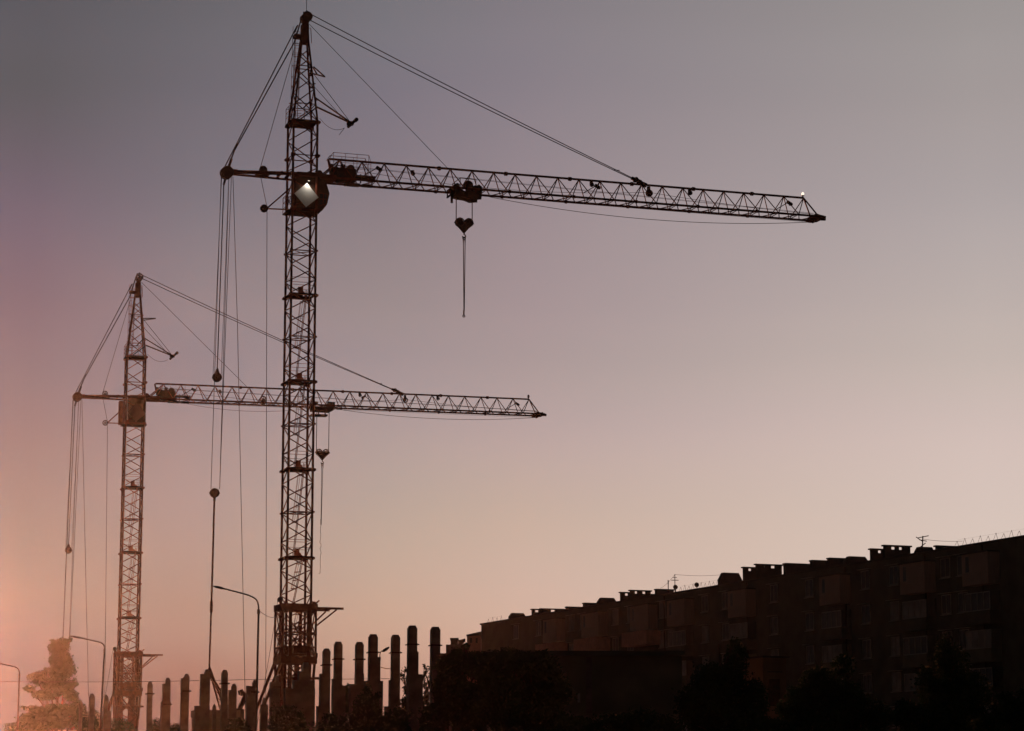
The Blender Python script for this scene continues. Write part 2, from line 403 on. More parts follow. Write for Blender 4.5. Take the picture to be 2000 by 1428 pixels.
    for (x, r, zz) in ((7.55, .12, zT-.52), (20.25, .14, zT-.28), (24.45, .24, zT-.55), (27.5, .15, zT-.3), (1.95, .16, zT-.6)):
        m = MB(); m.box((x, 0, zz+r*.8), (.2, .16, r*2.2)); m.wheel((x+.04, 0, zz), r, .12, not first)
        m.build('rope_pulley', SHV, jib)
    m = MB(); m.box((11.45, 0, zB+.15), (.34, .3, .5)); m.wheel((11.45, 0, zB+.42), .31, .12, not first); m.build('rope_sheave', SHV, jib)
    m = MB(); m.tube((23.2, 0, zT+.42), (23.9, 0, zT+.2), .13).box((23.95, 0, zT+.08), (.7, .3, .25), Matrix.Rotation(.35, 3, 'Y')).disc((23.5, 0, zT+.32), .17, .3)
    m.build('stay_anchor', DARK, jib)
    m = MB(); m.tube((36.1, 0, zT), (36.1, 0, zT+.18), .04); m.disc((36.1, 0, zT+.16), .1, .05, (0, 0, 1)); m.build('lamp_bracket', DARK, jib)
    m = MB()
    rr_ = [(.06, .19), (.105, .25), (.11, .31), (.075, .38), (.02, .42)]
    for i in range(4): m.tube((36.1, 0, zT+rr_[i][1]), (36.1, 0, zT+rr_[i+1][1]), rr_[i][0], 10, rr_[i+1][0])
    m.build('warning_lamp', LIT if first else DARK, jib, 'lit white lamp at the end of the jib' if first else 'unlit lamp at the end of the jib')
    # ropes along the jib
    m = MB()
    for y in (-.1, .12): m.tube((1.9, y, zT-.35), (36.9, y, zB+.35), .009, 4)
    m.path(sag((4.4, 0, zB+.75), (24.3, 0, zT-.5), .5), .011, 4); m.path(sag((24.6, 0, zT-.5), (36.9, 0, zB+.3), .1), .011, 4)
    m.build('trolley_rope', ROPE, c)
    m = MB()
    if first: m.path(sag((tx+1.2, 0, zB-.2), (36.9, 0, zB-.25), .75, 24), .016, 4)
    else: m.path(sag((3.8, 0, zB-.1), (tx-1, 0, zB-.2), .55, 20), .012, 4); m.path(sag((tx+1.2, 0, zB-.2), (36.9, 0, zB-.25), .5, 24), .015, 4)
    m.tube((3.8, .2, zB-.2), (36.9, .2, zB-.24), .008, 4)
    m.build('hanging_cable', ROPE, c)
    # --- stay cables
    for i, (y, zo) in enumerate(((-.36, .22), (.36, -.1))):
        m = MB(); a = Vector((.38, y, 51.78+zo*.4-dz)); b = Vector((23.2, y*.25, zT+.42))
        m.path(sag(a, b, .12, 10), .022, 5)
        if i == 0: m.tube(b+Vector((-1.3, 0, .45)), b+Vector((-.9, 0, .45)), .02, 4)
        m.build('stay_cable', ROPE, c)
    m = MB(); m.tube((.35, 0, 51.3-dz), (10.05, 0, zT), .014, 4); m.build('hoist_rope', ROPE, c)
    # --- counter arm
    T = Vector((-4.6, 0, 40.80-dz)); z = 40.9-dz
    m = MB()
    m.tube(T+Vector((0, -.14, 0)), (.8, -.8, z), .125, 8).tube(T+Vector((0, .14, -.1)), (.8, .8, z-.12), .075, 8)
    m.box((-3.0, 0, z-.1), (.12, .9, .16)).box((-1.5, 0, z), (.12, 1.3, .16)).box((-2.55, 0, z-.06), (.7, .8, .16)).box((-4.5, 0, z-.08), (.3, .5, .26))
    m.box((.25, 0, z-.02), (1.5, 1.62, .22)); m.tube((-.9, -.8, z), (-.9, .8, z), .1)
    arm = m.build('counter_arm', STEEL, c)
    for y, dx in ((-.2, 0.), (.2, -.02)): MB().wheel((-5.0+dx, y, 40.74-dz), .40, .14).build('tackle_sheave', SHV, arm)
    m = MB(); m.wheel((-2.6, 0, 41.12-dz), .26, .1, not first); m.box((-2.6, 0, 40.9-dz), (.3, .3, .3)); m.build('guide_sheave', SHV, arm)
    # lower guide arm
    m = MB(); P = Vector((-2.35, -.1, 38.52-dz)); m.tube(P, (-.8, -.6, 38.45-dz), .05).tube(P, (-.8, -.6, 40.0-dz), .05)
    ga = m.build('guide_arm', STEEL, c); MB().wheel((-2.52, -.1, 38.52-dz), .25, .12, not first).build('guide_sheave', SHV, ga)
    m = MB(); m.path([(-.62, .0, 49.6-dz), (-2.78, 0, 41.3-dz), (-2.82, 0, 40.9-dz), (-2.33, -.1, 38.6-dz), (-1.85, -.1, 5.0)], .014, 5)
    m.build('control_rope', ROPE, c)
    # rear stays and tackle
    m = MB()
    for y in (-.32, -.2): m.tube((-.55, y, 51.0-dz), (-5.2, y*.8, 41.05-dz), .024, 5)
    for y in (.1, .2): m.tube((-.62, y, 50.0-dz), (-4.55, y*.8, 42.2-dz), .032, 5)
    m.tube((-4.5, .12, 42.3-dz), (-4.72, .1, 41.7-dz), .05).tube((-4.7, .1, 41.7-dz), (-4.95, .05, 40.9-dz), .1).tube((-4.3, .12, 42.8-dz), (-4.5, .12, 42.3-dz), .03)
    m.tube((-.5, -.3, 51.05-dz), (-.75, -.3, 50.5-dz), .05).tube((-.2, 0, 51.6-dz), (-.62, .1, 50.0-dz), .045)
    m.build('rear_stay', ROPE, c)
    b1 = U(424, 737); b2 = U(419, 963)-Vector((0, 0, 0 if first else .55))
    m = MB(); m.path([U(440, 352), U(437, 362), U(424, 728)], .03, 5); m.tube(U(440, 350), U(437, 361), .08)
    E_ = Vector((0, 0, 0 if first else .75))
    for ly in (-.15, .15):
        m.tube(U(432, 345, ly), U(412, 955, ly)-E_, .016, 4)
        m.tube(U(452 if ly > 0 else 447, 345, ly), U(429, 955, ly)-E_, .016, 4)
    m.path([U(455, 345), U(464, 640)], .016, 4); m.tube(U(464, 640), (-3.1, 0, 5.0), .016, 4)
    m.tube(U(433, 345), U(416, 737), .012, 4); m.tube(U(447, 345), U(432, 737), .012, 4)
    m.build('tackle_rope', ROPE, c)
    m = MB(); m.wheel(b1, .29, .22); m.prism([b1+Vector((-.16, -.12, .15)), b1+Vector((.16, -.12, .15)), b1+Vector((.05, -.12, .55)), b1+Vector((-.05, -.12, .55))], (0, .24, 0)).tube(b1-Vector((.32, 0, 0)), b1+Vector((.32, 0, 0)), .05)
    m.build('tackle_block', SHV, c)
    m = MB(); m.wheel(b2, .29, .22).tube(b2-Vector((.34, 0, 0)), b2+Vector((.34, 0, 0)), .05).tube(b2, b2-Vector((0, 0, .5)), .09); m.build('tackle_block', SHV, c)
    m = MB(); e = Vector((-5.5, 0, 8.75)); nd = Vector((-5.45, 0, 12.58))
    m.tube(b2-Vector((0, 0, .3)), nd, .062, 8).tube(nd-Vector((0, 0, .3)), nd+Vector((0, 0, .3)), .1, 8).tube(nd, e, .048, 8)
    m.tube(nd+Vector((0, 0, .3)), nd+Vector((0, 0, .42)), .1, 8, .06).tube(nd-Vector((0, 0, .3)), nd-Vector((0, 0, .42)), .1, 8, .05)
    m.build('tie_rod', STEEL, c)
    # --- cab with bulging front
    zf, zc = 38.35-dz, 40.7-dz
    m = MB(); m.span(-.55, .95, -.62, .7, zf+.25, zc)
    m.span(-1.1, 1.05, -.74, .74, zf, zf+.07).span(-.62, 1.0, -.6, .6, zf+.07, zf+.26)
    if first: m.prism([(.95, -.6, zc+.1), (1.45, -.6, zc-.1), (1.72, -.6, zc-.95), (1.55, -.6, zc-1.75), (1.25, -.6, zf+.2), (.95, -.6, zf+.05)], (0, 1.3, 0))
    cab = m.build('operator_cab', CABM, c)
    m = MB()
    if first: m.prism([(1.06, -.615, zc-1.0), (1.6, -.615, zc-1.05), (1.47, -.615, zc-1.72), (1.06, -.615, zc-1.85)], (0, .01, 0))
    else: m.span(-.45, -.05, -.632, -.622, zc-1.9, zc-1.1)
    m.build('side_window', GLASS, cab)
    m = MB()
    if first: m.prism([(1.740, -.5, zc-.98), (1.60, -.5, zc-1.66), (1.60, .6, zc-1.66), (1.740, .6, zc-.98)], (.008, 0, 0)); m.build('front_window', GLASS, cab)
    else: m.span(.952, .962, -.5, .6, zc-1.7, zc-.9); m.build('front_window', GLASS, cab)
    m = MB()
    if not first: m.tube((-.5, -.64, zc-1.0), (.9, -.64, zc-1.0), .02, 4)
    for P in () if not first else (((1.06, zc-1.0), (1.62, zc-1.05)), ((1.32, zc-1.0), (1.28, zc-1.78)), ((1.06, zc-1.85), (1.5, zc-1.7)), ((1.62, zc-1.05), (1.5, zc-1.7)), ((1.06, zc-1.4), (1.55, zc-1.38))):
        m.tube((P[0][0], -.64, P[0][1]), (P[1][0], -.64, P[1][1]), .018, 4)
    m.build('window_frame', STEEL, cab)
    m = MB()
    for x, y in ((-1.08, -.72), (-1.08, .0), (-1.08, .7), (-.85, -.72)): m.tube((x, y, zf), (x, y, zf+1.15), .016, 4)
    for h in (.4, .78, 1.15): m.path([(-.8, -.72, zf+h), (-1.08, -.72, zf+h), (-1.08, .7, zf+h), (-.8, .7, zf+h)], .014, 4)
    m.tube((-1.08, -.72, zf+.4), (-.8, -.72, zf+1.15), .012, 4).tube((-1.08, 0, zf+1.15), (-.8, .2, zf+1.7), .014, 4)
    m.prism([(-1.1, -.7, zf), (-.5, -.7, zf+.0), (-.5, -.7, zf+.5)], (0, 1.4, 0))
    m.build('cab_railing', STEEL, cab)
    if not first: MB().span(-1.35, -1.0, -.3, .5, zf+.1, zf+2.15).build('control_cabinet', STEEL, cab)
    # diamond board on the near face
    zc_ = 39.43-dz; cx = .10; hd = .81; m = MB()
    y = -.92
    m.prism([(cx-hd, y, zc_+.05), (cx+.02, y, zc_+hd), (cx+hd, y, zc_-.1), (cx-.02, y, zc_-hd)], (0, .03, 0))
    sg = m.build('diamond_board', SIGN if first else SIGN2, c, 'white diamond board lit from above' if first else 'faded brown diamond board')
    if first:
        m = MB(); m.box((.22, -1.02, zc_+.98), (.2, .14, .07)).tube((.22, -.8, zc_+1.0), (.22, -1.0, zc_+1.0), .02); hd_ = m.build('board_lamp', DARK, sg)
        MB().box((.22, -1.02, zc_+.938), (.12, .09, .012)).build('lamp_glass', LIT, hd_)
        l = bpy.data.lights.new('board_light', 'AREA'); l.size = .12; l.energy = 6.5; l.color = (1, .9, .76)
        lo = bpy.data.objects.new('board_light', l); sc.collection.objects.link(lo); lo.parent = hd_
        lo.location = (.22, -1.10, zc_+.92); lo.rotation_euler = (R(-12), 0, 0)
    # --- trolley and hook block
    m = MB(); t = tx
    if first:
        for y in (-.5, .42):
            m.prism([(t-1.02, y, zB+.12), (t-.8, y, zB+.12), (t-.72, y, zB-.45), (t-.4, y, zB-.52), (t+.1, y, zB-.55), (t+.5, y, zB-.68), (t+1.05, y, zB-.6), (t+1.12, y, zB+.2), (t+.7, y, zB+.22), (t+.55, y, zB-.08), (t-.1, y, zB-.12), (t-.45, y, zB+.02), (t-.5, y, zB+.3), (t-.8, y, zB+.32)], (0, .08, 0))
            if y < 0: m.span(t-1.08, t-.94, y, y+.1, zB-1.0, zB+.1)
        m.span(t-.7, t+1.0, -.4, .4, zB-.45, zB-.22)
        for x in (-.9, -.1, .9): m.box((t+x, 0, zB-.3), (.1, 1.9, .1)); m.tube((t+x, -.9, zB-.3), (t+x, -.9, zB+.2), .05); m.tube((t+x, .9, zB-.3), (t+x, .9, zB+.2), .05)
        m.box((t+.75, 0, zB+.1), (.4, .5, .4))
    else:
        for y in (-.6, .52):
            m.prism([(t-1.1, y, zB+.35), (t-.8, y, zB+.35), (t-.8, y, zB-.1), (t+.35, y, zB-.1), (t+.35, y, zB+.35), (t+.95, y, zB+.35), (t+1.0, y, zB-.25), (t+.6, y, zB-.5), (t-1.1, y, zB-.45)], (0, .08, 0))
        m.box((t-.4, 0, zB-.85), (1.5, 1.0, .12)).box((t+.0, 0, zB-.3), (1.8, .9, .12))
        for x in (-.9, .9): m.box((t+x, 0, zB-.25), (.1, 1.9, .1))
        for x in (-.9, -.4, .2): m.tube((t+x, 0, zB-.3), (t+x, 0, zB-.85), .06)
    tr = m.build('trolley', DARK, c)
    for x in (-.75, .75):
        for y in (-.86, .86): MB().disc((t+x, y, zB+.16), .13, .08, n=14).build('trolley_wheel', SHV, tr)
    if first:
        m = MB(); m.disc((t+.72, 0, zB+.2), .2, .4).box((t+.7, 0, zB+.02), (.3, .3, .4)); m.build('trolley_winch', DARK, tr)
        m = MB(); m.path([(t-.55, -.85, zB-.3), (t-.55, -.85, zB+.68), (t+.55, -.85, zB+.62), (t+.55, -.85, zB-.3)], .018, 4).path([(t-.55, .85, zB-.3), (t-.55, .85, zB+.68), (t+.55, .85, zB+.62), (t+.55, .85, zB-.3)], .018, 4)
        m.tube((t-.55, -.85, zB+.65), (t-.55, .85, zB+.65), .018, 4).build('trolley_railing', STEEL, tr)
    hz = zB-2.25 if first else zB-4.25; hx = t
    m = MB()
    for s in (-1, 1): MB().tube((hx+s*.56, 0, zB-.3), (hx+s*.56, 0, hz+.1), .024, 5).build('hoist_rope', ROPE, c)
    m = MB(); m.prism([(hx-.62, -.1, hz+.16), (hx-.3, -.1, hz+.22), (hx, -.1, hz+.08), (hx+.3, -.1, hz+.2), (hx+.62, -.1, hz+.14), (hx+.6, -.1, hz-.08), (hx+.32, -.1, hz-.3), (hx+.05, -.1, hz-.62), (hx-.05, -.1, hz-.62), (hx-.32, -.1, hz-.32), (hx-.6, -.1, hz-.08)], (0, .2, 0))
    m.tube((hx-.68, 0, hz+.05), (hx+.68, 0, hz+.05), .05)
    hb = m.build('hook_block', DARK, c)
    for s in (-1, 1): MB().wheel((hx+s*.31, 0, hz+.08), .30, .26, not first).build('block_sheave', SHV, hb)
    m = MB(); m.tube((hx, 0, hz-.58), (hx, 0, hz-.75), .05)
    pts = [Vector((hx+.0+.11*sin(a), 0, hz-.86+.12*cos(a))) for a in [i*.4 for i in range(13)]]
    m.path(pts, .035, 6); m.build('hook', DARK, hb)
    # --- sling hanging from the hook: a thing of its own
    Mx = Matrix.Translation(loc) @ Matrix.Rotation(yaw, 4, 'Z')
    sl = MB(); s0 = Vector((hx, 0, hz-.95))
    sl.ring(s0-Vector((0, 0, .05)), .09, .028).tube(s0+Vector((-.05, 0, -.12)), s0+Vector((-.05, 0, -.42)), .05, 6, .03).tube(s0+Vector((.07, 0, -.12)), s0+Vector((.07, 0, -.42)), .05, 6, .03)
    if first:
        sl.tube(s0+Vector((-.05, 0, -.4)), s0+Vector((.0, 0, -5.0)), .022, 5).tube(s0+Vector((.07, 0, -.4)), s0+Vector((.03, .0, -5.0)), .022, 5)
        sl.tube(s0+Vector((.0, 0, -4.95)), s0+Vector((0, 0, -5.25)), .045, 6).ring(s0+Vector((.0, 0, -5.33)), .07, .025)
    else:
        sl.tube(s0+Vector((-.05, 0, -.4)), s0+Vector((-.06, 0, -5.0)), .018, 5).tube(s0+Vector((.05, 0, -.4)), s0+Vector((-.02, 0, -5.0)), .018, 5)
        sl.tube(s0+Vector((-.05, 0, -5.0)), s0+Vector((-.05, 0, -5.5)), .06, 6)
        rnd = random.Random(4); p = s0+Vector((-.05, 0, -5.5)); pts = [p]
        for i in range(22): pts.append(Vector((s0.x-.08+rnd.uniform(-.09, .09)*(1 if 6 < i < 15 else .3), rnd.uniform(-.04, .04), p.z-.195*(i+1))))
        pts.append(pts[-1]+Vector((-.12, 0, -.1))); sl.path(pts, .016, 4)
    sl.v = [Mx @ v - Mx @ s0 for v in sl.v]
    so = sl.build('lifting_sling', ROPE); so.location = Mx @ s0
    tag(so, 'pair of straight steel slings hanging from the hook of the big near crane' if first else 'loose tangled wire sling dangling from the hook of the smaller distant crane', 'sling', 'slings on crane hooks')
    # --- portal frame at the foot
    K = 1.07; z0, z1 = 9.25, 12.75; m = MB()
    for z, h in ((12.62, .42), (9.28, .46)):
        for s in (-1, 1): m.box((0, s*K, z), (2*K+.2, .12, h)).box((s*K, 0, z-.004), (.12, 2*K-.13, h-.008))
    for x, y in ((-K, -K), (K, -K), (K, K), (-K, K)):
        m.tube((x, y, z0), (x, y, z1-.2), .075, 8)
        m.box((x*.55, y, (z0+z1)/2), (.2, .12, z1-z0-.4))
    for k in range(4):
        P = [(-K, -K), (K, -K), (K, K), (-K, K)]; a, b = P[k], P[(k+1) % 4]
        for (za_, zb_) in ((9.5, 12.4), (12.4, 9.5), (9.5, 11), (11, 9.5), (11, 12.4)): m.tube((a[0]*.95, a[1]*.95, za_), (b[0]*.95, b[1]*.95, zb_), .035, 5)
        m.tube((a[0], a[1], 11), (b[0], b[1], 11), .04, 5); m.tube((a[0], a[1], 10.1), (b[0], b[1], 10.1), .05, 5)
    for x, y in ((-.9, -K), (.9, -K), (-.3, K), (K, .3)): m.box((x, y, 12.9), (.22, .2, .16))
    m.box((0, 0, 9.85), (1.5, 1.6, .55)).box((.1, -.9, 9.95), (.9, .4, .5)).box((K+.05, -.8, 9.6), (.25, .3, .3))
    m.tube((-K, -K, 12.3), (-K-.2, -K, 13.0), .1).tube((K-.1, -K, 12.8), (K+.2, -K, 13.05), .05)
    pf = m.build('portal_frame', STEEL, c)
    MB().wheel((-K-.2, -K, 13.05), .17, .12).build('portal_sheave', SHV, pf)
    MB().ring((-K-.15, -K, 11.95), .12, .03).build('portal_hook', STEEL, pf)
    m = MB()
    m.box((1.95, -.9, 12.58), (1.9, .1, .14), Matrix.Rotation(0, 3, 'Y')).box((1.75, .9, 12.58), (1.4, .1, .14))
    for y, xe in ((-.9, 2.45), (.9, 2.2)): m.tube((xe, y, 12.5), (K, y, 11.4), .05)
    m.tube((2.2, -.9, 12.58), (2.2, .9, 12.58), .05).build('portal_arm', STEEL, c)
    # below the portal: struts, turntable, counterweight, undercarriage
    m = MB()
    for y in (-.9, .9):
        m.tube((-K-.02, y, 9.2), (-2.35, y, 5.9), .10, 8).tube((-K, y, 9.1), (-.9, y, 5.9), .09, 8); m.tube((K, y, 9.2), (.82, y, 5.9), .09, 8)
        m.tube((-.1, y, 8.1), (.9, y, 8.1), .05)
    m.tube((-.9, -.9, 8.15), (1.35, -.9, 8.15), .09)
    for s in (-1, 1):
        m.tube((-.8, s, 9.1), (.8, s, 7.4), .06).tube((.8, s, 9.1), (-.8, s, 7.4), .06).tube((-.8, s, 7.3), (.8, s, 5.9), .06).tube((.8, s, 7.3), (-.8, s, 5.9), .06)
        m.box((-.55, s*.96, 7.4), (.26, .1, 3.4)).box((.35, s*.96, 7.4), (.3, .1, 3.4))
    m.build('foot_struts', STEEL, c)
    m = MB(); m.span(-6.6, 1.6, -1.3, 1.3, 3.9, 4.3).disc((0, 0, 3.75), 1.35, .3, (0, 0, 1), 32)
    m.build('slewing_platform', STEEL, c)
    m = MB()
    for y in (-.7, .7):
        m.tube((-5.5, y*.2, 8.75), (-4.55, y, 6.0), .07).tube((-5.52, y*.2, 8.4), (-3.95, y, 6.0), .07)
        for k in range(6):
            a = Vector((-5.5, y*.2, 8.75)).lerp(Vector((-4.55, y, 6)), k/6); b = Vector((-5.5, y*.2, 8.4)).lerp(Vector((-3.95, y, 6)), (k+.5)/6); m.tube(a, b, .03, 4)
    m.tube((-5.5, 0, 8.8), (-5.9, 0, 6.1), .05)
    m.build('rear_strut', STEEL, c)
    m = MB()
    for k, (a, b, d) in enumerate(((4.32, 4.96, 0), (4.98, 5.62, .02), (5.64, 6.1, -.05))): m.span(-6.35+d, -3.75-d, -1.1, 1.1, a, b)
    m.build('counterweight', CWT, c)
    m = MB(); m.prism([(-3.7, -.2, 6.15), (-3.3, -.2, 7.0), (-3.55, -.2, 7.1), (-3.62, -.2, 7.35), (-3.4, -.2, 7.45), (-3.25, -.2, 7.25), (-2.95, -.2, 7.2), (-2.75, -.2, 7.35), (-2.8, -.2, 7.05), (-3.05, -.2, 6.9), (-3.45, -.2, 6.1)], (0, .4, 0))
    m.span(-4.3, -3.3, -.4, .4, 4.3, 6.2); m.build('hoist_winch', DARK, c)
    m = MB(); m.path(sag((-K-.35, -K, 13.05), (-2.2, -.9, 7.6), .25), .012, 4); m.tube((-2.2, -.9, 7.6), (-2.7, -.9, 4.4), .012, 4); m.build('frame_rope', ROPE, c)
    m = MB(); m.box((0, 0, 3.3), (2.2, 2.2, .6))
    for a in range(4):
        an = pi/4+a*pi/2; e = Vector((cos(an)*3.2, sin(an)*3.2, 1.0)); m.tube((cos(an)*1.0, sin(an)*1.0, 3.3), e, .28, 8, .2); m.tube(e, e-Vector((0, 0, .45)), .18)
    uc = m.build('undercarriage', STEEL, c)
    for a in range(4):
        an = pi/4+a*pi/2; q = MB(); q.box((cos(an)*3.2, sin(an)*3.2, .48), (1.1, .3, .3))
        for s in (-.35, .35): q.disc((cos(an)*3.2+s, sin(an)*3.2, .25), .25, .16)
        q.build('wheel_bogie', DARK, uc)
    return c
crane1 = make_crane('big near tower crane with a bright white diamond board on its mast', (O1.x, O1.y, 0), R(18.5), 0., 11.16, True)
crane2 = make_crane('smaller distant tower crane fading into orange haze beside the leafy tree', (O2.x, O2.y, 0), R(15), SEC, 16.9, False)

# ------------------------------------------------------------------ unfinished concrete columns
CY = R(19)
def column(x0, x1, top, collar, stages, Y, label, capw=1.3):
    pm = F/Y
    def zz(y): return at(x0, y, Y).z
    X = at((x0+x1)/2, top, Y).x
    o = empty('concrete_column', (X, Y, 0), CY, label, 'column', 'bare concrete columns of the unfinished building')
    w0 = (x1-x0)/pm; a = w0/(cos(CY)+sin(CY)); zt = zz(top); zc = zz(top+5)
    low = min([zz(s[2]) for s in stages]) if stages else 0
    MB().span(-a/2, a/2, -a/2, a/2, .0, zc).build('shaft', CONC, o)
    MB().span(-a/2+capw/pm, a/2-capw/pm, -a/2+capw/pm, a/2-capw/pm, zc, zt-.05).span(-a/2+1.8*capw/pm, a/2-1.8*capw/pm, -a/2+1.8*capw/pm, a/2-1.8*capw/pm, zt-.05, zt).build('column_cap', CONC, o)
    if collar:
        zq = zz(collar); m = MB(); e = .8/pm
        m.span(-a/2-e, a/2+e, -a/2-e, a/2+e, zq-1.3/pm, zq+1.3/pm)
        for s in (-1, 1):
            m.box((s*(a/2+2/pm), -a/2, zq), (3.0/pm, 2.2/pm, 2.6/pm)); m.box((s*(a/2+2/pm), a/2, zq-.5/pm), (2.6/pm, 2.2/pm, 2.2/pm))
        m.build('steel_collar', DARK, o)
    for i, (xa, xb, y) in enumerate(stages):
        # a wider stage of the shaft, xa..xb in the picture
        xm = ((xa+xb)/2-(x0+x1)/2)/pm/cos(CY); ww = ((xb-xa)/pm-a*1.02*sin(CY))/cos(CY)
        e = .006*(i+1)
        MB().span(xm-ww/2-e, xm+ww/2+e, -a*.51-e, a*.51+e, 0, zz(y)).build('stepped_base', CONC, o)
        m = MB(); m.box((xm+(ww/2+.5/pm)*(1 if i % 2 else -1), 0, zz(y+30+9*i)), (1.6/pm, 2/pm, 1.6/pm)); m.build('lifting_loop', DARK, o)
    return o
COLS = [
 (174, 186, 1355, None, [], 193, 'short concrete column just right of the leafy tree, left of the tall lamp'),
 (202, 212.5, 1357, None, [(202, 218, 1388)], 196, 'short concrete column directly behind the pole of the middle street lamp'),
 (154.5, 162, 1368, None, [], 190, 'lowest concrete column, half sunk in the edge of the leafy tree'),
 (287, 299, 1331.5, 1355, [], 170, 'lone plain column standing right of the distant crane base'),
 (321.5, 334, 1324, 1376, [(317, 334, 1336), (315, 334.5, 1371)], 166, 'column with a stepped left side, second right of the distant crane'),
 (358, 370.7, 1316.5, 1350, [(353, 370.5, 1325)], 158, 'narrow topped column midway between the distant crane and the counterweight'),
 (398, 411, 1307.5, None, [(391, 411, 1317), (382, 411, 1379)], 143.5, 'stepped column touching the foot of the near crane tie rod'),
 (431.7, 446, 1308.5, 1335, [], 143, 'slim column with bolted collar right behind the crane counterweight'),
 (451, 463, 1335.5, None, [(446, 463, 1348)], 146, 'short column beside the bolted one above the counterweight'),
 (414.6, 423, 1375, None, [], 146, 'stub column barely rising over the crane counterweight'),
 (492, 504, 1328, 1352, [(481, 504, 1340)], 143, 'stepped column directly behind the pole of the nearest street lamp'),
 (535.6, 546, 1319, 1342, [(527, 548, 1332.5)], 145, 'stepped column before the left leg of the near crane'),
 (511.6, 520, 1361.7, None, [(508, 524, 1376)], 146, 'short column under the slanting strut of the near crane'),
 (589, 605.6, 1294, None, [(581.6, 605.6, 1311.5), (572, 615, 1329), (556, 615.5, 1345)], 141, 'massive stepped pier in front of the near crane foot'),
 (629.3, 646, 1267, 1299, [(624, 646, 1316), (619.5, 646, 1379)], 128, 'first column right of the near crane, with a bolted collar'),
 (651.6, 669.6, 1253.4, 1287.5, [(648.6, 669.6, 1326), (648.6, 675.6, 1339)], 124, 'second column right of the near crane, shoulders on both sides'),
 (693, 711, 1254, 1288, [(693, 711.8, 1316), (683, 712, 1336.6)], 125, 'third column right of the near crane, wide stepped foot'),
 (718.8, 738.6, 1239, 1274.5, [(718.8, 743.5, 1284), (711.5, 748.5, 1330)], 119, 'fourth column right of the near crane, beside the small lamp'),
 (763, 782, 1240, 1275, [(759.6, 782, 1328.5), (752, 782.5, 1380)], 121, 'column immediately right of the small curved lamp'),
 (795, 815.5, 1222, 1259, [(795, 817.8, 1273), (795, 826, 1317)], 114, 'tallest column, last but one of the row on the right'),
 (839.7, 860.5, 1224.5, 1260.6, [], 111, 'last column of the row at the right, next to the dark trees'),
]
for a in COLS: column(*a)

# ------------------------------------------------------------------ street lamps
def street_lamp(xb, xt, yt, curve, head, Y, rp, label, hs=1.):
    pm = F/Y; B = at(xb, 1428, Y); T = at(xt, yt, Y); d = (T-B)/(T.z-B.z); base = B-d*B.z
    o = empty('street_lamp', base, 0, label, 'street lamp', 'street lamps')
    l = lambda P: P-base
    m = MB(); m.tube((0, 0, 0), l(T), rp*1.35, 10, rp); m.tube(l(T)-Vector((0, 0, .12)), l(T)+Vector((0, 0, .05)), rp*1.35, 10); m.build('pole', LAMPM, o)
    C = [at(x, y, Y) for x, y in curve]
    # smooth the bent arm
    pts = [T]+C
    for _ in range(2):
        q = [pts[0]]
        for i in range(len(pts)-1): q += [pts[i].lerp(pts[i+1], .25), pts[i].lerp(pts[i+1], .75)]
        q.append(pts[-1]); pts = q
    MB().path([l(p) for p in pts], rp*.55, 8).build('curved_arm', LAMPM, o)
    if head:
        a, b = l(at(*head[0], Y)), l(at(*head[1], Y)); m = MB()
        m.tube(a, a.lerp(b, .25), rp*.6, 8, rp*1.3*hs).tube(a.lerp(b, .25), a.lerp(b, .62), rp*1.3*hs, 8, rp*1.25*hs).tube(a.lerp(b, .62), b, rp*1.25*hs, 8, rp*.5*hs)
        m.box(a.lerp(b, .42)-Vector((0, 0, rp*.7)), ((b-a).length*.55, rp*2.4, rp*1.1), Matrix.Rotation(atan2(-(b.z-a.z), b.x-a.x), 3, 'Y'))
        m.build('lamp_head', LAMPM, o)
    return o
street_lamp(500, 505, 1193, [(505, 1182), (501, 1170), (484.5, 1162), (461, 1156), (436, 1149.5)], ((438, 1150), (416.5, 1145)), 93, .037, 'tall street lamp nearest the big crane, its arm ending at the tie rod')
street_lamp(196, 204, 1270, [(204, 1262), (200, 1256), (190, 1253), (175, 1250), (158, 1246)], ((160, 1246.5), (135.5, 1242)), 124, .044, 'middle street lamp reaching over the top of the leafy tree')
street_lamp(34, 38, 1318, [(38, 1310), (34, 1304), (24, 1301), (10, 1298), (-12, 1293)], ((-12, 1293), (-32, 1289)), 154, .050, 'far left street lamp cut by the photo edge')
street_lamp(741, 742, 1285, [(742, 1278), (743, 1274), (746, 1271)], ((746.5, 1273), (760.5, 1264)), 126, .03, 'small lamp with a tilted head between two tall concrete columns', 2.1)

# ------------------------------------------------------------------ overhead cables
def cable(pts, r, label, sg=0., name='overhead_cable'):
    P = [at(*p) for p in pts]; m = MB(); o0 = P[0].copy(); P = [p-o0 for p in P]
    for i in range(len(P)-1): m.path(sag(P[i], P[i+1], sg, 10), r, 4)
    o = m.build(name, ROPE); o.location = o0
    return tag(o, label, 'cable')
cable([(-60, 1330.6, 172), (500, 1327, 172), (1130, 1317, 172)], .012, 'long level cable crossing behind the concrete columns', .1)
cable([(505, 1192, 93.2), (538, 1205, 156)], .010, 'short drooping wire from the near street lamp to the crane foot', .12)
cable([(744, 1303, 126), (763, 1306, 121.4)], .014, 'knotted wire strung from the small lamp to the next column', .03)

# ------------------------------------------------------------------ apartment block
A0 = at(2000, 1046, 180); FB = Frame(A0.x, A0.y, R(90+22))
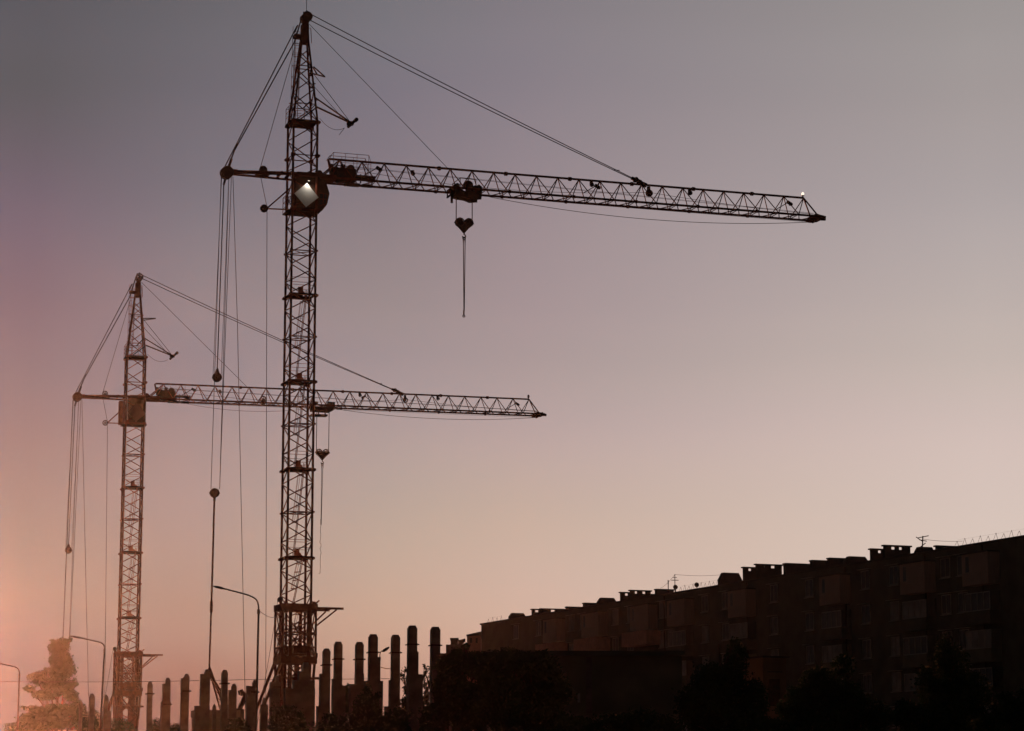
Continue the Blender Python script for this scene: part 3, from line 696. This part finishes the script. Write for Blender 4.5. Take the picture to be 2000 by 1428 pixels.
# local x runs away along the facade, local y points to the back-left; the facade's outer side is +y
blk = empty('apartment_block', (A0.x, A0.y, 0), R(112), 'long dark apartment block with roof vents and clad balconies', 'apartment block')
B = lambda px, py, ly=0.: FB.L(px, py, ly)
ZR = B(2000, 1046).z; X_NEAR, X_FAR = -30., B(940, 1218).x
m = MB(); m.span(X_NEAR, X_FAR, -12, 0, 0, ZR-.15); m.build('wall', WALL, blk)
m = MB(); m.span(X_NEAR-.15, X_FAR+.15, -12.1, .12, ZR-.145, ZR+.02); roof = m.build('roof', ROOFM, blk)
def proj(P):
    d = P-Vector((0, 0, EZ)); yc = d.y*cos(PITCH)+d.z*sin(PITCH); return 1000+F*d.x/yc
def rb(xa, xb, ytop, kind='box', slots=(), set_=.3):
    """a rooftop structure running across the roof, its near end between picture columns xa..xb"""
    v = B(xa, ytop, -set_); x0, z = v.x, v.z
    Mb = Matrix.Translation(blk.location) @ Matrix.Rotation(R(112), 4, 'Z')
    def yat(px):
        lo, hi = -14., 14.
        for _ in range(40):
            mid = (lo+hi)/2
            if proj(Mb @ Vector((x0, mid, z))) > px: lo = mid
            else: hi = mid
        return (lo+hi)/2
    y1, y0 = -set_, yat(xb); m = MB(); T = .28 if kind == 'vent' else .5
    if kind == 'box': m.span(x0, x0+T, y0, y1, ZR, z-.12).span(x0-.05, x0+T+.05, y0-.06, y1+.06, z-.118, z)
    elif kind == 'hip':
        e = (y1-y0)*.16; m.prism([(x0, y1, ZR), (x0, y1, ZR+(z-ZR)*.45), (x0, y1-e, z), (x0, y0+e, z), (x0, y0, ZR+(z-ZR)*.45), (x0, y0, ZR)], (T, 0, 0))
    else:
        h = z-.36; m.span(x0, x0+T, y0, y1, ZR, h)
        S = sorted([(yat(b_), yat(a_)) for a_, b_ in slots]); cur = y0
        for a, b in S: m.span(x0, x0+T, cur, a, h, z-.12); cur = b
        m.span(x0, x0+T, cur, y1, h, z-.12)
        m.span(x0-.08, x0+T+.08, y0-.12, y1+.12, z-.118, z)
    return m.build('roof_vent' if kind == 'vent' else 'roof_box', ROOFM, roof)
rb(981, 996, 1211); rb(996, 1028, 1197, 'hip'); rb(1028, 1039, 1207)
rb(1040, 1058, 1189, 'vent', [(1045.5, 1053)]); rb(1057, 1103, 1188, 'vent', [(1076, 1085)]); rb(1108, 1141, 1184.5); rb(1142, 1168, 1177); rb(1169, 1205, 1167, 'hip')
rb(1213, 1231, 1156, 'vent', [(1221, 1228)]); rb(1232, 1271, 1152, 'vent', [(1240, 1246), (1255, 1262)]); rb(1272, 1281, 1160, 'vent', [(1274, 1277)], .8)
rb(1283, 1316, 1150); rb(1406, 1450, 1118, 'hip'); rb(1453, 1476, 1107, 'vent', [(1462, 1469)]); rb(1478, 1527, 1101, 'vent', [(1493, 1496), (1506, 1515)])
rb(1535, 1586, 1099.5); rb(1587, 1620, 1093.5); rb(1621, 1656, 1089); rb(1652, 1697, 1086, 'hip')
rb(1702, 1729, 1071, 'vent', [(1715, 1723)]); rb(1728, 1778, 1064, 'vent', [(1741, 1750), (1756, 1764)]); rb(1791, 1826, 1067.5, 'hip', (), 1.2); rb(1830, 1868, 1065, 'vent', [(1844, 1848)], .9)
# barbed fence on the roof edge
for (xa, xb, n) in ((1330, 1402, 9), (1872, 2010, 9), (955, 980, 3)):
    m = MB(); ya = 1200; xs = [B(xa+(xb-xa)*k/n, 1100, -.1).x for k in range(n+1)]
    for k, x in enumerate(xs):
        h = .55 if k % 2 else .42
        m.tube((x-.12, -.1, ZR), (x+.1, -.1, ZR+h), .009, 4).tube((x+.1, -.1, ZR+h), (x+.5, -.1, ZR), .009, 4)
    m.tube((xs[0], -.1, ZR+.5), (xs[-1], -.1, ZR+.5), .002, 4)
    m.build('roof_railing', ROPE, roof)
# clad balcony stacks and windows
BAL = [(1060, 1086), (1135, 1168), (1230, 1265), (1302, 1336), (1421, 1456), (1600, 1640), (1758, 1806), (1880, 1931)]
iv = []
def window(x0, x1, z0, z1, y, kind, n):
    f = MB(); t = .07
    f.span(x0, x1, y, y+.05, z1-t, z1).span(x0, x1, y, y+.05, z0, z0+t).span(x0, x0+t, y, y+.05, z0+t, z1-t).span(x1-t, x1, y, y+.05, z0+t, z1-t)
    k = max(1, n)
    for i in range(1, k+1):
        xm = x0+(x1-x0)*i/(k+1); f.span(xm-.03, xm+.03, y, y+.05, z0+t, z1-t)
    fo = f.build('window', FRAME, blk)
    MB().span(x0+.02, x1-.02, y-.05, y+.015, z0+.02, z1-.02).build('pane', kind, fo)
    return fo
rnd = random.Random(11)
FL = 2.8
for i, (xa, xb) in enumerate(BAL):
    lo, hi = B(xb, 1150, 1.).x, B(xa, 1150, 1.).x
    c_ = (lo+hi)/2; hw = min((hi-lo)/2, 2.1); lo, hi = c_-hw, c_+hw; iv.append((lo-.3, hi+.3))
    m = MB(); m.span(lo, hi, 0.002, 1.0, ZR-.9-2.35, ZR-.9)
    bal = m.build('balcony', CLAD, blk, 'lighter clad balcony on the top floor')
    m = MB(); m.span(lo-.1, hi+.1, 0.002, 1.12, ZR-.898, ZR-.80).build('balcony_roof', ROOFM, bal)
    m = MB(); m.span(hi-.95, hi-.5, 1.0, 1.012, ZR-2.25, ZR-1.1); m.build('pane', PANE, bal)
    m = MB()
    for k in range(1, int((hi-lo)/.25)): m.span(lo+k*.25-.01, lo+k*.25+.01, 1.0, 1.011, ZR-3.2, ZR-2.3)
    m.build('cladding_ribs', FRAME if i % 3 == 1 else CLAD, bal)
    for fl in range(1, 5):
        zt = ZR-.9-FL*fl-.05
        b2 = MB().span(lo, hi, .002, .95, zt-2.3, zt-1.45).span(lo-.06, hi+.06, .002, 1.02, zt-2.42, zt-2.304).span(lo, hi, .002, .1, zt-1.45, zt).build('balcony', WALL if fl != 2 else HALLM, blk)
        if i >= 3: window(lo+.06, hi-.06, zt-1.44, zt-.06, .85, CURT if (i+fl) % 2 else PANE, 3)
    if i < 3:
        MB().span(lo-.7, hi+.9, .003, 1.5, ZR-4.75, ZR-3.4).build('balcony_parapet', PARA, blk, 'reddish brick balcony parapet')
iv.sort()
edges = [(iv[k][1], iv[k+1][0]) for k in range(len(iv)-1)]; edges.append((iv[-1][1], X_FAR-1)); edges.append((-6, iv[0][0]))
nw = 0
for gi, (a, b) in enumerate(edges):
    if b-a < 3: continue
    cnt = 2 if b-a < 14 else 3
    for fl in range(5):
        zt = ZR-.75-FL*fl
        if zt-1.5 < 5: continue
        for k in range(cnt):
            xc = a+(b-a)*(k+.5)/cnt
            if nw >= 72: break
            nw += 1
            fo = window(xc-.68, xc+.68, zt-1.5, zt, .0, rnd.choice([CURT, PANE, CURT, PANE, PANE]), 1)
            MB().span(xc-.95, xc+.95, .002, .3, zt+.08, zt+.12).build('hood', FRAME, fo)
            s = MB(); s.span(xc-.8, xc+.8, .002, .14, zt-1.58, zt-1.53); s.build('sill', FRAME, fo)
for k, px in enumerate((1300, 1462, 1655, 1812, 1925)):
    x = B(px, 1200).x; MB().tube((x, .12, 0), (x, .12, ZR-.2), .06, 8).build('drainpipe', DARK, blk)

# roof antennas and dishes: things of their own
def on_roof(px, py, ly=-.6): v = B(px, py, ly); Mx = Matrix.Translation(blk.location) @ Matrix.Rotation(R(112), 4, 'Z'); return Mx @ Vector((v.x, ly, ZR)), v.z-ZR
P, h = on_roof(1318, 1122); m = MB(); m.tube((0, 0, 0), (0, 0, h), .03).tube((-.2, 0, h-.3), (.2, 0, h-.3), .02, 4).tube((-.35, 0, h-.55), (.35, 0, h-.55), .025, 4).tube((0, -.3, h-.42), (0, .3, h-.42), .02, 4)
o = m.build('roof_antenna', ROPE); o.location = P; tag(o, 'cross shaped aerial mast above the left satellite dish on the roof', 'antenna')
P, h = on_roof(1305, 1133); m = MB(); m.tube((0, 0, 0), (0, 0, h), .035).tube((0, 0, h-.4), (0, 0, h), .05)
o = m.build('roof_pole', ROPE); o.location = P; tag(o, 'plain short pole left of the cross aerial on the roof', 'pole')
P, h = on_roof(1800, 1047, -.8); m = MB(); m.tube((0, 0, 0), (.1, 0, h), .05)
for z, l_, t in ((.95, .45, .3), (.75, .3, -.2), (.5, .2, .5)): m.tube((.1-l_, 0, h*z-t*.3), (.1+l_, 0, h*z+t*.3), .025, 4)
m.tube((-.45, 0, h*.95), (.05, 0, h*.7), .025, 4).tube((.1, 0, .15), (-.75, 0, -.05), .03, 4).path([(0, 0, .4), (-.35, 0, .35), (-.6, 0, 0)], .02, 4)
o = m.build('roof_antenna', ROPE); o.location = P; tag(o, 'ragged bent aerial on the roof right of the tall vents', 'antenna')
for px, py, lb in ((1319.5, 1146.5, 'satellite dish at the foot of the cross aerial'), (1361, 1142, 'satellite dish alone by the barbed roof fence')):
    P, h = on_roof(px, py, -.4); m = MB()
    n = 16; ax = Vector((0.25, 1, .3)).normalized(); u = ax.orthogonal().normalized(); v_ = ax.cross(u); c0 = Vector((0, 0, max(h, .25)))
    rings = [(0, 0), (.1, .01), (.17, .035), (.23, .075)]
    for ri in range(3):
        for k in range(n):
            b_ = len(m.v)
            for (r_, d_), kk in ((rings[ri], k), (rings[ri], k+1), (rings[ri+1], k+1), (rings[ri+1], k)):
                a = 2*pi*kk/n; m.v.append(c0+(u*cos(a)+v_*sin(a))*(r_+.001)-ax*d_)
            m.f.append([b_, b_+1, b_+2, b_+3])
    m.tube((0, 0, 0), c0, .03); m.tube(c0, c0-ax*.25, .012, 4); m.disc(c0-ax*.27, .035, .06, ax, 8)
    o = m.build('satellite_dish', DARK); o.location = P; tag(o, lb, 'satellite dish', 'satellite dishes on the roof')
q0 = B(1318, 1122, -.6); q1 = B(1406, 1123, -.6); q2 = B(1802, 1053, -.8); q3 = B(1880, 1057, -.8); q4 = B(1290, 1149, -.6)
Mx = Matrix.Translation(blk.location) @ Matrix.Rotation(R(112), 4, 'Z')
for (a, b, s_, lb) in ((q0, q1, .1, 'thin wire from the cross aerial to the roof box'), (q2, q3, .08, 'thin wire from the ragged aerial along the roof'), (q0, q4, .15, 'thin guy wire sloping left from the cross aerial')):
    a, b = Mx @ a, Mx @ b; m = MB(); m.path(sag((0, 0, 0), b-a, s_, 8), .009, 4); o = m.build('roof_wire', ROPE); o.location = a; tag(o, lb, 'wire')

# ------------------------------------------------------------------ smaller buildings
def pbox(m, xa, xb, yt, Y, depth, zb=0.):
    a, b = at(xa, yt, Y), at(xb, yt, Y); m.span(a.x, b.x, Y, Y+depth, zb, a.z); return a, b
def bld(name, label, cat, X, Y): return empty(name, (X, Y, 0), 0, label, cat)
# far house beyond the columns
Y = 262; o = bld('distant_house', 'dark far house with a stepped chimney roof right of the last column', 'house', 0, 0)
m = MB(); pbox(m, 871, 915, 1259, Y, 8); m.build('wall', WALL, o)
m = MB(); z1 = at(880, 1259, Y).z; pbox(m, 860, 871.2, 1276, Y+.5, 8); pbox(m, 880, 894, 1250, Y, 2, z1+.002); r_ = m.build('roof', ROOFM, o)
m = MB(); pbox(m, 879, 895.5, 1246, Y-.1, 2.2, at(880, 1250, Y).z+.004); a, b = at(895, 1250.5, Y), at(908.5, 1249, Y); m.prism([(a.x, Y, a.z), (b.x, Y, b.z+.1), (b.x, Y, b.z-.1), (b.x-.4, Y, z1), (a.x, Y, z1)], (0, 2, 0))
m.build('chimney', ROOFM, r_)
m = MB(); pbox(m, 897, 902, 1266, Y-.05, .04, at(880, 1274, Y).z); m.build('window', PANE, o)
Y = 255; o = bld('brick_house', 'small reddish house wedged at the far end of the long block', 'house', 0, 0)
m = MB(); pbox(m, 912, 939, 1240, Y, 8); m.build('wall', PARA, o)
a, b = at(911, 1239.9, Y), at(940, 1233.5, Y); m = MB(); m.prism([(a.x, Y-.2, a.z), (b.x, Y-.2, b.z), (b.x, Y-.2, a.z-.1), (a.x, Y-.2, a.z-.12)], (0, 8, 0)); m.build('roof', ROOFM, o)
m = MB(); pbox(m, 918, 922, 1246, Y-.05, .04, at(918, 1256, Y).z); pbox(m, 929, 933, 1246, Y-.05, .04, at(918, 1256, Y).z); m.build('window', PANE, o)
# low flat hall in front of the block
Y = 118; o = bld('low_hall', 'low flat roofed hall with a pale ribbed pilaster below the long block', 'hall', 0, 0)
m = MB(); pbox(m, 1010, 1332, 1281, Y, 6); m.build('wall', HALLM, o)
m = MB(); pbox(m, 1004, 1338, 1271, Y-.4, 7, at(1100, 1280.9, Y).z); m.build('roof', WALL, o)
m = MB()
for k in range(8):
    y_ = 1283+k*14; pbox(m, 1144.5, 1156, y_, Y-.18, .17, at(1150, y_+13.3, Y).z)
m.build('pilaster', CONC, o)
for xa in (1128,):
    f = MB(); pbox(f, xa, xa+5, 1354, Y-.05, .04, at(xa, 1372, Y).z); f.build('window', FRAME, o)
m = MB(); pbox(m, 1123, 1150, 1397, Y-.5, .45, at(1130, 1400, Y).z); m.build('ledge', CONC, o)
C_ = at(1490, 1281, 130); o = empty('brown_shed', (C_.x, C_.y, 0), R(22), 'brown walled shed half hidden by trees below the long block', 'shed')
m = MB(); m.span(0, 1.35, 0, 4, 0, C_.z-.09); m.build('wall', SHEDM, o)
m = MB(); m.span(-.1, 1.5, -.15, 4.2, C_.z-.088, C_.z); m.build('roof', ROOFM, o)
m = MB(); m.span(.25, 1.1, -.06, -.002, C_.z-.85, C_.z-.8); m.build('ledge', ROOFM, o)
m = MB(); m.span(.3, .95, -.05, -.002, C_.z-2.6, C_.z-1.2); m.build('door', DARK, o)

# ------------------------------------------------------------------ trees and bushes
def leaf_cloud(m, blobs, n, s0, s1, rnd_, shell=.55):
    vol = [b[3]*b[4]*b[5] for b in blobs]; tot = sum(vol)
    for b, v in zip(blobs, vol):
        k = int(n*v/tot)+8
        # lumps inside each blob
        lumps = []
        for _ in range(max(4, int(14*(v/tot)**.5*3))):
            d = Vector((rnd_.gauss(0, 1), rnd_.gauss(0, 1), rnd_.gauss(0, 1))).normalized()*rnd_.uniform(.35, .95)
            lumps.append((d, rnd_.uniform(.18, .38)))
        for _ in range(k):
            if rnd_.random() < shell:
                d, r_ = rnd_.choice(lumps); p = d+Vector((rnd_.gauss(0, .5), rnd_.gauss(0, .5), rnd_.gauss(0, .5)))*r_
            else:
                p = Vector((rnd_.gauss(0, 1), rnd_.gauss(0, 1), rnd_.gauss(0, 1))).normalized()*rnd_.random()**.45*.88
            c_ = Vector((b[0]+p.x*b[3], b[1]+p.y*b[4], b[2]+p.z*b[5]))
            s = rnd_.uniform(s0, s1); u = Vector((rnd_.gauss(0, 1), rnd_.gauss(0, 1), rnd_.gauss(0, 1))).normalized(); q = u.orthogonal().normalized()*rnd_.uniform(.4, .7)
            i = len(m.v); m.v += [c_-u*s, c_+q*s, c_+u*s, c_-q*s]; m.f.append([i, i+1, i+2, i+3])
def tree(name, label, cx, Y, blobs, n, leafm, s=(.05, .11), seed=1, group='trees', trunk=True, cat='tree', shell=.55, grow=1.):
    """blobs in picture pixels: (px, py, half width px, half height px)"""
    rnd_ = random.Random(seed); pm = F/Y; base = at(cx, 1500, Y); base.z = 0
    o = empty(name, base, 0, label, cat, group)
    bl = []
    for (px, py, rx, ry) in blobs:
        c_ = at(px, py, Y)-base; bl.append((c_.x, rnd_.uniform(-.3, .3), c_.z, rx/pm*grow, rx/pm*.9*grow, ry/pm*grow))
    m = MB(); leaf_cloud(m, bl, n, s[0], s[1], rnd_, shell); m.build('crown', leafm, o)
    if trunk:
        ztop = max(b[2] for b in bl); t = MB(); r0 = .05+ztop*.016; prev = Vector((0, 0, 0)); k = 6
        pts = [Vector((rnd_.uniform(-.1, .1)*(i > 0), rnd_.uniform(-.1, .1)*(i > 0), ztop*i/k)) for i in range(k+1)]
        for i in range(k): t.tube(pts[i], pts[i+1], r0*(1-i/k*.8), 8, r0*(1-(i+1)/k*.8))
        for b in bl:
            st = pts[min(k-1, max(1, int(b[2]/ztop*k)-1))]
            t.tube(st, Vector((b[0], b[1], b[2])), r0*.4, 6, r0*.12)
            for _ in range(4):
                e = Vector((b[0]+rnd_.uniform(-.7, .7)*b[3], b[1]+rnd_.uniform(-.7, .7)*b[4], b[2]+rnd_.uniform(-.6, .7)*b[5])); t.tube(Vector((b[0], b[1], b[2])).lerp(st, .4), e, r0*.16, 5, r0*.05)
        t.build('trunk', BARK, o)
    return o
tree('leafy_tree', 'tall leafy tree glowing orange at the left edge by the distant crane', 108, 207,
     [(120, 1264, 21, 18), (131, 1256, 9, 12), (122, 1252, 9, 9), (112, 1258, 7, 8), (118, 1288, 27, 22), (121, 1312, 28, 22), (136, 1300, 13, 18), (73, 1324, 25, 14), (60, 1345, 13, 11), (112, 1340, 34, 16), (141, 1334, 12, 12), (88, 1358, 30, 12), (138, 1358, 18, 14), (62, 1384, 20, 7), (112, 1388, 44, 15), (90, 1406, 56, 20), (152, 1392, 20, 28), (92, 1310, 10, 8)],
     34000, LEAF, (.06, .15), 3, 'trees', shell=.55, grow=1.0)
DT = 'dark trees before the long block'
tree('leafy_tree', 'thin leaved tree showing between the two tallest columns', 812, 133, [(788, 1322, 11, 20), (800, 1345, 16, 20), (834, 1308, 9, 12), (838, 1335, 14, 22), (815, 1385, 38, 40), (790, 1400, 14, 30)], 5200, LEAF, (.05, .1), 5, DT, shell=.7)
tree('leafy_tree', 'dark tree right beside the last concrete column', 900, 100, [(868, 1300, 20, 22), (898, 1290, 32, 26), (880, 1345, 40, 45), (935, 1300, 35, 32), (920, 1380, 60, 50), (910, 1262, 10, 8), (862, 1395, 22, 40)], 26000, LEAFD, (.05, .11), 6, DT, shell=.35)
tree('leafy_tree', 'dark rounded tree at the left corner of the low hall', 1020, 96, [(990, 1292, 45, 32), (1045, 1300, 50, 32), (1000, 1360, 70, 45), (1075, 1350, 48, 50), (1030, 1405, 90, 45), (955, 1340, 35, 50)], 27000, LEAFD, (.05, .11), 7, DT, shell=.35)
tree('leafy_tree', 'spreading dark tree standing in front of the block midway', 1410, 110, [(1400, 1330, 60, 40), (1440, 1290, 30, 40), (1370, 1370, 60, 45), (1460, 1370, 50, 50), (1410, 1405, 85, 40), (1433, 1258, 12, 15)], 22000, LEAFD, (.05, .12), 8, DT, shell=.5)
tree('leafy_tree', 'wide dark tree under the fourth clad balcony from the right', 1610, 112, [(1600, 1340, 50, 45), (1560, 1385, 50, 40), (1650, 1300, 25, 28), (1650, 1370, 50, 50), (1700, 1400, 50, 40), (1600, 1410, 80, 40)], 20000, LEAFD, (.05, .12), 9, DT, shell=.5)
tree('leafy_tree', 'tall dark tree covering the facade beside the rightmost balcony', 1870, 115, [(1860, 1290, 40, 40), (1830, 1345, 50, 45), (1890, 1350, 55, 50), (1850, 1405, 90, 45), (1780, 1400, 50, 35), (1848, 1245, 15, 18)], 22000, LEAFD, (.05, .12), 10, DT, shell=.5)
tree('leafy_tree', 'dark tree cut by the lower right corner', 1975, 105, [(1985, 1400, 50, 40), (1950, 1420, 50, 30), (2010, 1370, 30, 30)], 9000, LEAFD, (.05, .12), 12, DT, shell=.5)
BU = [(30, 1424, 30, 16, 196, 'pale orange bush in the lower left corner'), (230, 1422, 40, 24, 203, 'bush at the foot of the middle street lamp'), (312, 1420, 26, 18, 175, 'bush between two columns right of the distant crane'),
      (345, 1424, 12, 14, 163, 'small bush at the foot of the narrow topped column'), (465, 1420, 24, 20, 124, 'bush under the counterweight of the near crane'), (560, 1412, 40, 40, 120, 'bush before the foot of the near crane'), (180, 1412, 30, 30, 200, 'bush between the leafy tree and the middle street lamp'),
      (655, 1418, 40, 26, 112, 'bush at the foot of the first two right columns'), (715, 1395, 34, 48, 108, 'tall bush hiding the feet of the middle right columns'), (770, 1420, 34, 40, 104, 'bush under the tallest column'), (677, 1362, 8, 30, 131, 'thin sapling growing in the gap between two right columns'),
      (846, 1408, 26, 34, 107, 'dense bush between the tallest column and the dark tree'),
      (1250, 1415, 90, 26, 95, 'low wide bush in front of the low hall'), (1130, 1420, 45, 24, 94, 'bush below the pale pilaster'), (1500, 1424, 60, 24, 100, 'low bush in front of the brown shed')]
for i, (cx, cy, rx, ry, Y, lb) in enumerate(BU):
    b = [(cx, cy, rx, ry), (cx-rx*.5, cy+ry*.5, rx*.6, ry*.7), (cx+rx*.5, cy+ry*.4, rx*.6, ry*.7), (cx, cy+ry+18, rx*1.1, 30)]
    if rx < 10: b = [(cx, cy-ry*.5, rx*.7, ry*.4), (cx+2, cy, rx, ry*.5), (cx, cy+ry*.6, rx, ry*.6)]
    tree('bush', lb, cx, Y, b, 1200+int(rx*ry*6), LEAF if cx < 500 else LEAFD, (.04, .1), 20+i, 'bushes along the site edge', True, 'bush')

# ------------------------------------------------------------------ thin evening haze
m = MB(); m.span(-50, 130, -20, 303, -1, 60); hz = m.build('haze', STEEL); hz.data.materials.clear()
hm = bpy.data.materials.new('evening_haze'); hm.use_nodes = True; t = hm.node_tree; t.nodes.clear()
pv = t.nodes.new('ShaderNodeVolumePrincipled'); pv.inputs['Color'].default_value = (.95, .9, .86, 1); pv.inputs['Density'].default_value = .000025; pv.inputs['Anisotropy'].default_value = .95
ou = t.nodes.new('ShaderNodeOutputMaterial'); t.links.new(pv.outputs[0], ou.inputs['Volume'])
hm.cycles.homogeneous_volume = True if hasattr(hm.cycles, 'homogeneous_volume') else None
hz.data.materials.append(hm); tag(hz, kind='stuff'); hz.display_type = 'WIRE'
